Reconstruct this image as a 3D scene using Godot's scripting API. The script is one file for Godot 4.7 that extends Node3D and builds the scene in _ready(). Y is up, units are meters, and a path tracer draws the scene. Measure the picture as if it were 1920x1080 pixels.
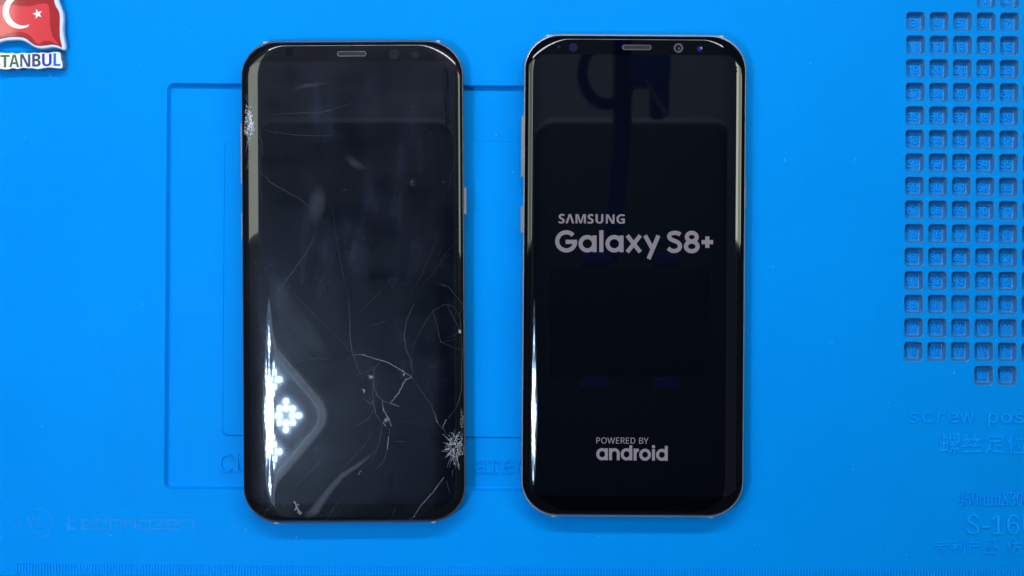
extends Node3D
# Two phones lying on a blue silicone repair mat, seen from straight above. Lengths are built in millimetres (MM) and stored in metres.

const MM := 0.001
const EYE := 420.0          # camera height over the mat, mm
const PXMM := 5.6           # photograph pixels (1920 wide) per mm on the mat
const MAT_TURN := 0.42      # degrees clockwise

var rng := RandomNumberGenerator.new()
var M := {}
var names := {}

# ---------------------------------------------------------------- helpers
func numbered(parent: Node, called: String) -> String:
	var key := str(parent.get_instance_id()) + called
	var n: int = names.get(key, 0)
	names[key] = n + 1
	return called if n == 0 else "%s_%03d" % [called, n]

func part(called: String, mesh: Mesh, mat: Material, parent: Node3D = null, at := Vector3.ZERO) -> MeshInstance3D:
	var o := MeshInstance3D.new()
	var p: Node = parent if parent else self
	o.name = numbered(p, called)
	o.mesh = mesh
	o.material_override = mat
	o.position = at
	p.add_child(o, true)
	return o

func tag(o: Node, label: String, category := "", group := "", kind := "") -> void:
	if label: o.set_meta("label", label)
	if category: o.set_meta("category", category)
	if group: o.set_meta("group", group)
	if kind: o.set_meta("kind", kind)

func thing(called: String, label: String, category: String, at := Vector3.ZERO, turn := 0.0, group := "") -> Node3D:
	var o := Node3D.new()
	o.name = numbered(self, called)
	add_child(o, true)
	o.position = at
	o.rotation_degrees.y = turn
	tag(o, label, category, group)
	return o

func start() -> SurfaceTool:
	var st := SurfaceTool.new()
	st.begin(Mesh.PRIMITIVE_TRIANGLES)
	return st

func done(st: SurfaceTool) -> ArrayMesh:
	st.generate_normals()
	return st.commit()

func tri(st: SurfaceTool, a: Vector3, b: Vector3, c: Vector3) -> void:
	st.add_vertex(a * MM); st.add_vertex(b * MM); st.add_vertex(c * MM)

func quad(st: SurfaceTool, a: Vector3, b: Vector3, c: Vector3, d: Vector3) -> void:
	tri(st, a, b, c); tri(st, a, c, d)

# a flat rectangle facing up
func flat(st: SurfaceTool, x0: float, z0: float, x1: float, z1: float, y: float) -> void:
	if x1 <= x0 or z1 <= z0: return
	quad(st, Vector3(x0, y, z0), Vector3(x1, y, z0), Vector3(x1, y, z1), Vector3(x0, y, z1))

func box(st: SurfaceTool, lo: Vector3, hi: Vector3, bevel := 0.0) -> void:
	var b := bevel
	var rings := []
	for r in [[lo.y, b], [lo.y + b, 0.0], [hi.y - b, 0.0], [hi.y, b]]:
		if b == 0.0 and rings.size() in [1, 2]:
			rings.append(null); continue
		var i: float = r[1]
		rings.append(PackedVector3Array([Vector3(lo.x + i, r[0], lo.z + i), Vector3(hi.x - i, r[0], lo.z + i), Vector3(hi.x - i, r[0], hi.z - i), Vector3(lo.x + i, r[0], hi.z - i)]))
	rings = rings.filter(func(r): return r != null)
	st.set_smooth_group(-1)
	loft(st, rings, true, true)

# rings run clockwise seen from above (x right, z towards the viewer), listed from bottom to top
func loft(st: SurfaceTool, rings: Array, cap_top: bool, cap_bottom: bool) -> void:
	for k in rings.size() - 1:
		var a: PackedVector3Array = rings[k]
		var b: PackedVector3Array = rings[k + 1]
		for i in a.size():
			var j := (i + 1) % a.size()
			quad(st, b[i], a[i], a[j], b[j])
	if cap_top: fan(st, rings[-1], false)
	if cap_bottom: fan(st, rings[0], true)

func fan(st: SurfaceTool, r: PackedVector3Array, down: bool) -> void:
	var c := Vector3.ZERO
	for p in r: c += p
	c /= r.size()
	for i in r.size():
		var j := (i + 1) % r.size()
		if down: tri(st, c, r[j], r[i])
		else: tri(st, c, r[i], r[j])

# rounded rectangle, clockwise from above
func rr(cx: float, cz: float, hx: float, hz: float, rx: float, rz: float, y: float, n := 6) -> PackedVector3Array:
	var out := PackedVector3Array()
	for q in 4:
		var sx: float = [1, 1, -1, -1][q]
		var sz: float = [-1, 1, 1, -1][q]
		for k in n + 1:
			var a := deg_to_rad(-90 + 90 * q + 90.0 * k / n)
			out.append(Vector3(cx + sx * (hx - rx) + cos(a) * rx, y, cz + sz * (hz - rz) + sin(a) * rz))
	return out

func circle(cx: float, cz: float, r: float, y: float, n := 24) -> PackedVector3Array:
	var out := PackedVector3Array()
	for k in n: out.append(Vector3(cx + cos(TAU * k / n) * r, y, cz + sin(TAU * k / n) * r))
	return out

# flat ring between a rectangle and a rounded-rectangle hole
func plate_with_hole(st: SurfaceTool, x0: float, z0: float, x1: float, z1: float, hole: PackedVector3Array, y: float) -> void:
	var n := hole.size() / 4
	var corners := [Vector3(x1, y, z0), Vector3(x1, y, z1), Vector3(x0, y, z1), Vector3(x0, y, z0)]
	for q in 4:
		for k in n - 1:
			tri(st, corners[q], hole[q * n + k + 1], hole[q * n + k])
		var nq := (q + 1) % 4
		quad(st, corners[q], corners[nq], hole[nq * n], hole[q * n + n - 1])

# prism of an outline (x, z in mm), with a small chamfer round its top edge
func prism(st: SurfaceTool, outline: PackedVector2Array, y0: float, y1: float, chamfer := 0.0) -> void:
	var o := outline.duplicate()
	if not Geometry2D.is_polygon_clockwise(o): pass
	else: o.reverse()
	# Geometry2D counts y up; with z down the picture, not "clockwise" there is clockwise from above
	var n := o.size()
	var inner := PackedVector2Array()
	for i in n:
		var e0 := (o[i] - o[(i + n - 1) % n]).normalized()
		var e1 := (o[(i + 1) % n] - o[i]).normalized()
		var m := (e0 + e1).normalized()
		inner.append(o[i] + Vector2(-m.y, m.x) * chamfer)
	var rings := []
	for r in [[o, y0], [o, y1 - chamfer], [inner, y1]]:
		if chamfer == 0.0 and rings.size() == 2: break
		var ring := PackedVector3Array()
		for p in r[0]: ring.append(Vector3(p.x, r[1], p.y))
		rings.append(ring)
	loft(st, rings, false, false)
	var top: PackedVector3Array = rings[-1]
	var flat2 := PackedVector2Array()
	for p in top: flat2.append(Vector2(p.x, p.z))
	var t := Geometry2D.triangulate_polygon(flat2)
	if t.is_empty(): push_warning("outline could not be filled")
	for k in range(0, t.size(), 3):
		var a := top[t[k]]; var b := top[t[k + 1]]; var c := top[t[k + 2]]
		if (b - a).cross(c - a).y > 0: tri(st, a, c, b)
		else: tri(st, a, b, c)

# an extruded stroke along a polyline (x, z mm); y_of gives the ground height under it
func stroke(st: SurfaceTool, p: PackedVector2Array, w: float, y0: float, y1: float, closed := false) -> void:
	var n := p.size()
	var left := []
	var right := []
	for i in n:
		var d0 := (p[i] - p[i - 1]).normalized() if i > 0 else ((p[0] - p[n - 1]).normalized() if closed else Vector2.ZERO)
		var d1 := (p[(i + 1) % n] - p[i]).normalized() if (i < n - 1 or closed) else Vector2.ZERO
		var d := (d0 + d1).normalized()
		var nn := Vector2(-d.y, d.x)
		var ref := d1 if d1 != Vector2.ZERO else d0
		var miter := 1.0 / maxf(0.45, nn.dot(Vector2(-ref.y, ref.x)))
		left.append(p[i] - nn * w * 0.5 * miter)
		right.append(p[i] + nn * w * 0.5 * miter)
	for i in (n if closed else n - 1):
		var j := (i + 1) % n
		var a := Vector3(left[i].x, y1, left[i].y); var b := Vector3(left[j].x, y1, left[j].y)
		var c := Vector3(right[j].x, y1, right[j].y); var d := Vector3(right[i].x, y1, right[i].y)
		var dn := Vector3(0, y0 - y1, 0)
		quad(st, a, b, c, d)
		quad(st, a, a + dn, b + dn, b)
		quad(st, c, c + dn, d + dn, d)
		if not closed and i == 0: quad(st, d, d + dn, a + dn, a)
		if not closed and i == n - 2: quad(st, b, b + dn, c + dn, c)

func arc(cx: float, cy: float, rx: float, ry: float, a0: float, a1: float, n := 16) -> PackedVector2Array:
	var out := PackedVector2Array()
	for k in n + 1:
		var a := deg_to_rad(lerpf(a0, a1, float(k) / n))
		out.append(Vector2(cx + cos(a) * rx, cy + sin(a) * ry))
	return out

func V(list: Array) -> PackedVector2Array:
	var out := PackedVector2Array()
	for k in range(0, list.size(), 2): out.append(Vector2(list[k], list[k + 1]))
	return out

# photograph pixel -> mm in the plane at height h
func mm(px: float, py: float, h := 0.0) -> Vector2:
	var s := PXMM * EYE / (EYE - h)
	return Vector2((px - 960.0) / s, (py - 540.0) / s)

func unturn(p: Vector2, clockwise: float) -> Vector2:
	return p.rotated(deg_to_rad(-clockwise))

# mat-local mm of a pixel
func ml(px: float, py: float, h := 0.0) -> Vector2:
	return unturn(mm(px, py, h), MAT_TURN)

func text_mesh(text: String, font: String, bold: bool, depth: float, mono := false) -> TextMesh:
	var f := SystemFont.new()
	f.font_names = PackedStringArray([font])
	f.font_weight = 700 if bold else 400
	var t := TextMesh.new()
	t.font = f
	t.text = text
	t.font_size = 64
	t.pixel_size = 0.0001
	t.depth = depth * MM
	t.curve_step = 1.5
	return t

# lettering laid flat so that its bounding box fills lo..hi (mm, x and z), its back at height y
func lay_text(called: String, t: TextMesh, mat: Material, parent: Node3D, lo: Vector2, hi: Vector2, y: float, turn := 0.0) -> MeshInstance3D:
	var o := part(called, t, mat, parent)
	var bb := t.get_aabb()
	var sx := (hi.x - lo.x) * MM / bb.size.x
	var sy := (hi.y - lo.y) * MM / bb.size.y
	var c := bb.get_center()
	var b := Basis(Vector3(sx, 0, 0), Vector3(0, 0, -sy), Vector3(0, 1, 0))
	b = Basis(Vector3.UP, deg_to_rad(-turn)) * b
	var mid := (lo + hi) * 0.5 * MM
	o.transform = Transform3D(b, Vector3(mid.x, y * MM + bb.size.z * 0.5, mid.y) - b * c)
	return o

# ---------------------------------------------------------------- materials
func lin(r: float, g: float, b: float) -> Color:
	return Color(r, g, b).linear_to_srgb()

func mat(r: float, g: float, b: float, rough := 0.5, metal := 0.0, spec := 0.5) -> StandardMaterial3D:
	var m := StandardMaterial3D.new()
	m.albedo_color = lin(r, g, b)
	m.roughness = rough
	m.metallic = metal
	m.metallic_specular = spec
	return m

func glow(r: float, g: float, b: float, k: float) -> StandardMaterial3D:
	var m := mat(0.6, 0.6, 0.6, 0.5)
	m.emission_enabled = true
	m.emission = lin(r, g, b)
	m.emission_energy_multiplier = k
	return m

# an image from layered noise between two values of grey, tinted
func noise_image(size: int, freq: float, seed_: int, lo: Color, hi: Color, stretch := Vector2.ONE, sharp := 1.0) -> ImageTexture:
	var f := FastNoiseLite.new()
	f.seed = seed_
	f.noise_type = FastNoiseLite.TYPE_SIMPLEX_SMOOTH
	f.frequency = freq
	f.fractal_octaves = 5
	var im := Image.create(size, size, false, Image.FORMAT_RGB8)
	for y in size:
		for x in size:
			# blend the noise with its shifted self so that it tiles
			var u := float(x) / size
			var v := float(y) / size
			var a := f.get_noise_2d(x * stretch.x, y * stretch.y)
			var b := f.get_noise_2d((x - size) * stretch.x, y * stretch.y)
			var c := f.get_noise_2d(x * stretch.x, (y - size) * stretch.y)
			var d := f.get_noise_2d((x - size) * stretch.x, (y - size) * stretch.y)
			var n := lerpf(lerpf(a, b, u), lerpf(c, d, u), v)
			im.set_pixel(x, y, lo.lerp(hi, pow(clampf(n * 0.9 + 0.5, 0, 1), sharp)))
	return ImageTexture.create_from_image(im)

func triplanar(m: StandardMaterial3D, per_metre: float) -> void:
	m.uv1_triplanar = true
	m.uv1_scale = Vector3.ONE * per_metre

func make_materials() -> void:
	# mat silicone
	var s := mat(1, 1, 1, 0.42, 0.0, 0.1)
	s.albedo_texture = noise_image(512, 0.006, 4, lin(0.0003, 0.243, 0.69), lin(0.0006, 0.262, 0.73))
	s.roughness_texture = noise_image(256, 0.02, 9, Color(0.38, 0.38, 0.38), Color(0.55, 0.55, 0.55))
	s.roughness = 1.0
	triplanar(s, 5.0)
	M.silicone = s
	var ws := s.duplicate()
	ws.albedo_texture = noise_image(256, 0.02, 14, lin(0.001, 0.3, 0.8), lin(0.008, 0.36, 0.88))
	M.pale_silicone = ws  # paler blue for raised lettering, numbers and ruler marks
	var wf := s.duplicate()
	wf.albedo_texture = noise_image(128, 0.04, 15, lin(0.006, 0.24, 0.64), lin(0.02, 0.27, 0.72))
	M.faint = wf
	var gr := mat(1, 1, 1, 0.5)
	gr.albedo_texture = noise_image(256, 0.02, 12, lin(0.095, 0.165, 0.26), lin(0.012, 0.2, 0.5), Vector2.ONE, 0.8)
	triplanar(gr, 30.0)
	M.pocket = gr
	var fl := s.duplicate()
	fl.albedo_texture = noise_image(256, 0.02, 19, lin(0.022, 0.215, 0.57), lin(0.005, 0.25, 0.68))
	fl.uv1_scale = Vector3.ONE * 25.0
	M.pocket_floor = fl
	# phone glass
	M.glass = mat(0.0008, 0.001, 0.002, 0.03, 0.0, 0.36)
	M.display = mat(0.0016, 0.0024, 0.0042, 0.03, 0.0, 0.54)
	var wg := mat(1, 1, 1, 1.0, 0.0, 0.18)
	wg.albedo_texture = noise_image(512, 0.009, 21, lin(0.0006, 0.001, 0.002), lin(0.003, 0.004, 0.007), Vector2(2.2, 0.7), 1.6)
	wg.roughness_texture = noise_image(512, 0.012, 33, Color(0.24, 0.24, 0.24), Color(0.42, 0.42, 0.42), Vector2(0.8, 1.7))
	wg.clearcoat_enabled = true
	wg.clearcoat = 0.6
	wg.clearcoat_roughness = 0.02
	triplanar(wg, 7.0)
	M.worn_glass = wg
	var wd := wg.duplicate()
	wd.albedo_texture = noise_image(512, 0.009, 22, lin(0.0008, 0.0018, 0.005), lin(0.011, 0.0155, 0.027), Vector2(2.2, 0.7), 3.0)
	wd.clearcoat = 1.0
	wd.metallic_specular = 0.21
	M.worn_display = wd
	M.frame = mat(0.4, 0.4, 0.42, 0.3, 0.6)
	M.worn_frame = mat(0.13, 0.13, 0.155, 0.35, 0.6)
	M.back = mat(0.02, 0.02, 0.025, 0.1)
	M.button = mat(0.4, 0.38, 0.37, 0.3, 0.6)
	M.band = mat(0.42, 0.42, 0.45, 0.5)
	M.grille = mat(0.014, 0.014, 0.017, 0.45, 0.0, 0.3)
	M.grille_rim = mat(0.06, 0.056, 0.06, 0.35)
	M.sensor = mat(0.011, 0.011, 0.014, 0.3, 0.0, 0.25)
	M.lens_ring = mat(0.05, 0.045, 0.055, 0.3)
	M.lens_black = mat(0.002, 0.002, 0.004, 0.05)
	M.iris_blue = mat(0.012, 0.012, 0.25, 0.1)
	M.iris_dim = mat(0.008, 0.008, 0.035, 0.1)
	M.crack_bright = mat(0.42, 0.44, 0.48, 0.3)
	M.crack = mat(0.09, 0.1, 0.12, 0.3)
	M.crack_faint = mat(0.028, 0.033, 0.044, 0.35)
	M.shard = mat(0.7, 0.7, 0.74, 0.2, 0.0)
	M.shard_dark = mat(0.03, 0.03, 0.04, 0.05)
	M.dust = mat(0.55, 0.62, 0.68, 0.8)
	var t := glow(0.2, 0.188, 0.245, 1.0)
	t.albedo_color = Color.BLACK
	t.roughness = 0.3
	M.screen_text = t

# ---------------------------------------------------------------- the place
func _ready() -> void:
	rng.seed = 77
	make_camera_and_light()
	make_materials()
	make_lamps()
	make_rig()
	make_mat()
	make_phones()
	make_magnet()
	make_dust()

func make_camera_and_light() -> void:
	var cam := Camera3D.new()
	cam.name = "camera"
	add_child(cam)
	cam.position = Vector3(0, EYE * MM, 0)
	cam.rotation_degrees = Vector3(-90, 0, 0)
	cam.fov = rad_to_deg(2.0 * atan(540.0 / PXMM / EYE))
	cam.near = 0.02
	cam.far = 20.0
	cam.current = true
	var w := WorldEnvironment.new()
	w.name = "environment"
	var e := Environment.new()
	e.background_mode = Environment.BG_COLOR
	e.background_color = lin(0.085, 0.1, 0.13)
	e.tonemap_mode = Environment.TONE_MAPPER_LINEAR
	e.tonemap_exposure = 1.0
	e.sdfgi_enabled = true
	e.ssao_enabled = true
	e.ssil_enabled = true
	w.environment = e
	add_child(w)

func area(parent: Node3D, at: Vector3, towards: Vector3, size: Vector2, energy: float, col: Color) -> void:
	var l := AreaLight3D.new()
	l.name = "area_light"
	l.area_size = size
	l.light_energy = energy
	l.light_color = col
	l.shadow_enabled = true
	l.area_range = 4.0
	parent.add_child(l, true)
	l.position = at
	l.rotation_degrees.x = -90 if towards.y < 0 else 90

func panel_light(label: String, c: Vector3, size: Vector2, glare: float, energy: float, col: Color) -> void:
	var t := thing("ceiling_panel_lamp", label, "lamp", c * MM)
	var st := start()
	box(st, Vector3(-size.x / 2 - 15, 0, -size.y / 2 - 15), Vector3(size.x / 2 + 15, 30, size.y / 2 + 15), 3)
	part("housing", done(st), mat(0.6, 0.6, 0.6, 0.5), t)
	st = start()
	box(st, Vector3(-size.x / 2, -3, -size.y / 2), Vector3(size.x / 2, -0.5, size.y / 2), 0.5)
	part("diffuser", done(st), glow(col.r, col.g, col.b, glare), t)
	area(t, Vector3(0, -5, 0) * MM, Vector3.DOWN, size * MM, energy, col)

func make_lamps() -> void:
	panel_light("flat white panel lamp overhead on the left, mirrored along the left glass edges", Vector3(-760, 900, -260), Vector2(480, 400), 3.6, 0.04, Color(0.93, 1, 0.86))
	panel_light("flat white panel lamp overhead on the right, mirrored along the right glass edges", Vector3(1000, 900, -220), Vector2(460, 330), 8.0, 0.03, Color(0.93, 1, 0.82))
	# the lamp bar behind the bench: its row of LEDs shows as a beaded line along the top edge of both phones
	var bar := thing("led_bar_lamp", "long LED bar lamp behind the mat, mirrored in both top edges", "lamp", Vector3(0, 330, -255) * MM)
	bar.rotation_degrees.x = -42
	var st := start()
	box(st, Vector3(-255, 0, -28), Vector3(255, 22, 28), 2)
	part("housing", done(st), mat(0.5, 0.5, 0.52, 0.4), bar)
	for k in 17:
		st = start()
		loft(st, [circle(-240 + k * 30, 0, 8, -4), circle(-240 + k * 30, 0, 10, -0.3)], true, true)
		part("led", done(st), glow(0.85, 0.8, 1.0, 16.0), bar)
	area(bar, Vector3(0, -6, 0) * MM, Vector3.DOWN, Vector2(490, 30) * MM, 0.125, Color(0.95, 0.96, 1.0))
	# added uplight on its upper side, to brighten the ceiling
	st = start()
	box(st, Vector3(-205, 22.5, -10), Vector3(205, 25, 10), 0.3)
	part("added_uplight", done(st), glow(0.75, 0.86, 1.0, 0.5), bar)
	area(bar, Vector3(0, 30, 0) * MM, Vector3.UP, Vector2(400, 20) * MM, 0.62, Color(0.82, 0.9, 1.0))
	var ce := Node3D.new()
	ce.name = "ceiling"
	add_child(ce)
	ce.set_meta("kind", "structure")
	st = start()
	box(st, Vector3(-1400, 1700, -2400), Vector3(1400, 1760, -190), 5)
	part("ceiling_board", done(st), mat(0.66, 0.7, 0.78, 0.7), ce)
	# the diamond-shaped LED work lamp beside the camera: nine clusters of LEDs behind a pale rim
	var lamp := thing("work_lamp", "diamond shaped LED work lamp, mirrored lower left in the cracked phone", "lamp", Vector3(-205, 500, 92) * MM)
	var turn := Basis(Vector3.UP, PI / 4)
	var spun := func(h: float, rad: float, y: float) -> PackedVector3Array:
		var out := PackedVector3Array()
		for p in rr(0, 0, h, h, rad, rad, y, 10): out.append((turn * p) * Vector3(0.98, 1, 1.16))
		return out
	st = start()
	loft(st, [spun.call(50, 12, 1), spun.call(56, 15, 1.5), spun.call(56, 15, 14), spun.call(48, 12, 22)], true, true)
	part("housing", done(st), mat(0.85, 0.85, 0.88, 0.4), lamp)
	st = start()
	loft(st, [spun.call(50.5, 12, 0.9), spun.call(51, 12, -4), spun.call(54.6, 14, -4), spun.call(55.4, 14, 0.9)], false, false)
	part("rim", done(st), glow(0.6, 0.78, 1.0, 1.9), lamp)
	for row in range(-2, 3):
		for i in [4, 3, 1][absi(row)]:
			st = start()
			var cx: float = [42.0, 28.0, 0.0][absi(row)] - 28.0 * i
			var cz := row * 26.0
			for q in [[-9.4, 0], [-4.6, 0], [4.6, 0], [9.4, 0], [-5.0, -5.2], [0, -5.2], [5.0, -5.2], [-5.0, 5.2], [0, 5.2], [5.0, 5.2], [0, -10.4], [0, 10.4]]:
				loft(st, [circle(cx + q[0], cz + q[1], 1.75, -1.2, 12), circle(cx + q[0], cz + q[1], 1.9, 0.8, 12)], false, true)
			part("led_cluster", done(st), glow(0.46, 0.68, 1.0, 80.0), lamp)
	var sp := SpotLight3D.new()
	sp.name = "spot_light"
	sp.light_energy = 0.085
	sp.light_color = Color(0.76, 0.87, 1)
	sp.spot_angle = 75
	sp.spot_range = 3
	sp.spot_attenuation = 2
	sp.light_size = 0.03
	sp.shadow_enabled = true
	lamp.add_child(sp)
	sp.position = Vector3(0, -10, 0) * MM
	sp.rotation_degrees.x = -90

func make_rig() -> void:
	# dark shelf over the bench: the dark half of the mirror image in both screens
	var sh := thing("overhead_shelf", "dark shelf board high above the bench, mirrored in both screens", "shelf", Vector3(0, 1000, 0) * MM)
	var st := start()
	box(st, Vector3(-470, 0, -184), Vector3(470, 18, 420), 1)
	part("board", done(st), mat(0.016, 0.02, 0.024, 0.6), sh)
	st = start()
	box(st, Vector3(-470, -2, -191), Vector3(470, 20, -184.3), 1)
	part("edge_strip", done(st), mat(0.4, 0.4, 0.44, 0.5), sh)
	# the filming phone in its clamp
	var ph := thing("filming_phone", "black phone filming from above, mirrored in the lit phone's screen", "phone", Vector3(61, 424, 21) * MM)
	st = start()
	loft(st, [rr(0, 0, 70, 35, 9, 9, 0), rr(0, 0, 73, 38, 10, 10, 2), rr(0, 0, 73, 38, 10, 10, 6.5), rr(0, 0, 70, 35, 9, 9, 8.5)], true, true)
	part("body", done(st), mat(0.006, 0.006, 0.008, 0.4), ph)
	st = start()
	loft(st, [rr(-57, -21, 5, 5, 3, 3, 8.5), rr(-57, -21, 5, 5, 3, 3, 9.2)], true, false)
	part("speaker_bump", done(st), M.get("sensor", mat(0.02, 0.02, 0.02)), ph)
	var blue := mat(0.012, 0.038, 0.5, 0.5)
	var arm := thing("clamp_arm", "blue plastic clamp arm gripping the filming phone", "phone holder", Vector3(72, 424, -16) * MM)
	st = start()
	stroke(st, V([5, -420, 3, -150, 2, -90, -2, -40, -8, 10, -10, 62]), 11.5, 10, 26)
	part("arm", done(st), blue, arm)
	for s in [-1.0, 1.0]:
		for zz in [-1.0, 1.0]:
			st = start()
			var x0: float = -26.0 if s < 0 else 22.0
			var z0: float = -7.0 if zz < 0 else 75.2
			box(st, Vector3(x0, -1, z0), Vector3(x0 + 18, 12, z0 + 7), 0.8)
			part("jaw", done(st), blue, arm)
	st = start()
	var loop := arc(-8, -128, 17, 21, 20, 300, 16)
	stroke(st, loop, 6.5, 8, 18)
	part("cable_hook", done(st), blue, arm)
	st = start()
	loft(st, [rr(20, -136, 13, 16, 6, 6, 6), rr(20, -136, 14, 17, 7, 7, 8), rr(20, -136, 14, 17, 7, 7, 22)], true, true)
	loft(st, [rr(27, -112, 6, 14, 4, 4, 10), rr(27, -112, 6, 14, 4, 4, 22)], true, true)
	part("hinge", done(st), blue, arm)
	st = start()
	stroke(st, V([17, -122, 30, -98]), 2.2, 2, 5)
	part("steel_rod", done(st), mat(0.6, 0.6, 0.62, 0.4), arm)
	var tb := thing("bench_top", "pale workbench top under the mat", "bench", Vector3.ZERO)
	tb.set_meta("kind", "structure")
	tb.remove_meta("category")
	st = start()
	box(st, Vector3(-420, -30, -330), Vector3(520, -6.6, 230), 1)
	part("board", done(st), mat(0.35, 0.33, 0.3, 0.6), tb)

# ---------------------------------------------------------------- mat
func make_mat() -> void:
	var t := thing("repair_mat", "bright blue silicone repair mat covering the whole bench", "mat", Vector3.ZERO, -MAT_TURN)
	var k := 1.0 / PXMM
	var L := -174.0; var R := 276.0; var T := -200.5; var B := 99.5
	var fx0 := -650 * k; var fx1 := 147 * k; var fz0 := -380 * k; var fz1 := 382 * k
	var ix0 := -543 * k; var ix1 := 42 * k; var iz0 := -276 * k; var iz1 := 281 * k
	var deep := -2.6
	var high := -1.9
	var pitch_x := 44.05 * k; var pitch_z := 44.2 * k
	var cx0 := 753.5 * k; var cz0 := -505.5 * k - pitch_z
	var bx0 := cx0 - pitch_x / 2; var bz0 := cz0 - pitch_z / 2
	var bx1 := bx0 + 8 * pitch_x; var bz1 := bz0 + 17 * pitch_z
	var st := start()
	st.set_smooth_group(-1)
	flat(st, L, T, fx0 - 1, B, 0)
	flat(st, fx0 - 1, T, fx1 + 1, fz0 - 1, 0)
	flat(st, fx0 - 1, fz1 + 1, fx1 + 1, B, 0)
	flat(st, fx1 + 1, T, bx0, B, 0)
	flat(st, bx0, T, bx1, bz0, 0)
	flat(st, bx0, bz1, bx1, B, 0)
	flat(st, bx1, T, R, B, 0)
	# the shallow tray: rounded lip, wall, floor
	var fc := Vector2((fx0 + fx1) / 2, (fz0 + fz1) / 2); var fh := Vector2((fx1 - fx0) / 2, (fz1 - fz0) / 2)
	var ic := Vector2((ix0 + ix1) / 2, (iz0 + iz1) / 2); var ih := Vector2((ix1 - ix0) / 2, (iz1 - iz0) / 2)
	var lip := rr(fc.x, fc.y, fh.x, fh.y, 2.4, 2.4, 0)
	plate_with_hole(st, fx0 - 1, fz0 - 1, fx1 + 1, fz1 + 1, lip, 0)
	st.set_smooth_group(1)
	loft(st, [rr(fc.x, fc.y, fh.x - 1.3, fh.y - 1.3, 1.4, 1.4, deep), rr(fc.x, fc.y, fh.x - 0.8, fh.y - 0.8, 1.6, 1.6, deep + 0.08), rr(fc.x, fc.y, fh.x - 0.5, fh.y - 0.5, 1.9, 1.9, deep + 0.5), rr(fc.x, fc.y, fh.x - 0.18, fh.y - 0.18, 2.2, 2.2, -0.2), lip].map(func(r): return r), false, false)
	st.set_smooth_group(-1)
	var fl := rr(ic.x, ic.y, ih.x + 0.3, ih.y + 0.3, 2.2, 2.2, deep)
	var fi := rr(fc.x, fc.y, fh.x - 1.3, fh.y - 1.3, 1.4, 1.4, deep)
	for i in fl.size():
		var j := (i + 1) % fl.size()
		quad(st, fi[i], fi[j], fl[j], fl[i])
	st.set_smooth_group(2)
	loft(st, [fl, rr(ic.x, ic.y, ih.x, ih.y, 2.0, 2.0, high - 0.08), rr(ic.x, ic.y, ih.x - 0.15, ih.y - 0.15, 1.9, 1.9, high)], false, false)
	st.set_smooth_group(-1)
	fan(st, rr(ic.x, ic.y, ih.x - 0.15, ih.y - 0.15, 1.9, 1.9, high), false)
	# the field of pockets
	var spots := []
	for r in 17:
		for c in 8:
			var x := cx0 + c * pitch_x
			var z := cz0 + r * pitch_z
			var n := 3 + (r - 1) * 8 + c
			if r == 0: n = c - 2 if c in [3, 4] else 0
			elif r == 16: n = 120 + c if c in [3, 4] else 0
			if n == 0:
				flat(st, x - pitch_x / 2, z - pitch_z / 2, x + pitch_x / 2, z + pitch_z / 2, 0)
			else:
				plate_with_hole(st, x - pitch_x / 2, z - pitch_z / 2, x + pitch_x / 2, z + pitch_z / 2, rr(x, z, 3.25, 3.25, 1.25, 1.25, 0), 0)
				spots.append([x, z, n])
	# edge and underside
	quad(st, Vector3(L, 0, B), Vector3(R, 0, B), Vector3(R, -6.5, B), Vector3(L, -6.5, B))
	quad(st, Vector3(R, 0, T), Vector3(L, 0, T), Vector3(L, -6.5, T), Vector3(R, -6.5, T))
	quad(st, Vector3(L, 0, T), Vector3(L, 0, B), Vector3(L, -6.5, B), Vector3(L, -6.5, T))
	quad(st, Vector3(R, 0, B), Vector3(R, 0, T), Vector3(R, -6.5, T), Vector3(R, -6.5, B))
	quad(st, Vector3(L, -6.5, T), Vector3(L, -6.5, B), Vector3(R, -6.5, B), Vector3(R, -6.5, T))
	part("mat_sheet", done(st), M.silicone, t)
	# one pocket, shared by all
	st = start()
	st.set_smooth_group(1)
	var wall := []
	for q in [[2.35, 0.6, -2.9], [2.62, 0.8, -2.8], [2.8, 1.0, -2.4], [3.04, 1.15, -0.4], [3.11, 1.2, -0.1], [3.25, 1.25, 0.0]]:
		wall.append(rr(0, 0, q[0], q[0], q[1], q[1], q[2]))
	for i in wall.size(): wall[i] = flip(wall[i])
	loft(st, wall, false, false)
	var pocket_wall := done(st)
	st = start()
	st.set_smooth_group(-1)
	fan(st, rr(0, 0, 2.35, 2.35, 0.6, 0.6, -2.9), false)
	var pocket_floor := done(st)
	for s in spots:
		var p := part("screw_pocket", pocket_wall, M.pocket, t, Vector3(s[0], 0, s[1]) * MM)
		part("floor", pocket_floor, M.pocket_floor, p)
		var num := text_mesh(str(s[2]), "Droid Sans", false, 0.5)
		var w: float = 1.6 if s[2] < 10 else (3.5 if s[2] < 100 else 3.7)
		lay_text("number", num, M.pale_silicone, p, Vector2(-w / 2, -1.3), Vector2(w / 2, 1.3), -2.92)
	# raised lettering
	var put := func(called: String, text: String, font: String, x0: float, y0: float, x1: float, y1: float, h: float, base: float):
		var a := ml(x0, y0, base); var b := ml(x1, y1, base)
		lay_text(called, text_mesh(text, font, false, h), M.silicone if base < 0.0 else M.pale_silicone, t, a, b, base - 0.02)
	put.call("raised_lettering", "screw position", "Droid Sans Mono", 1705, 766, 2043, 802, 0.52, 0.0)
	put.call("raised_lettering", "450mmX300mm", "Droid Serif", 1796, 922, 1972, 948, 0.52, 0.0)
	put.call("raised_lettering", "S-160", "Droid Serif", 1813, 964, 1941, 1002, 0.52, 0.0)
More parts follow.
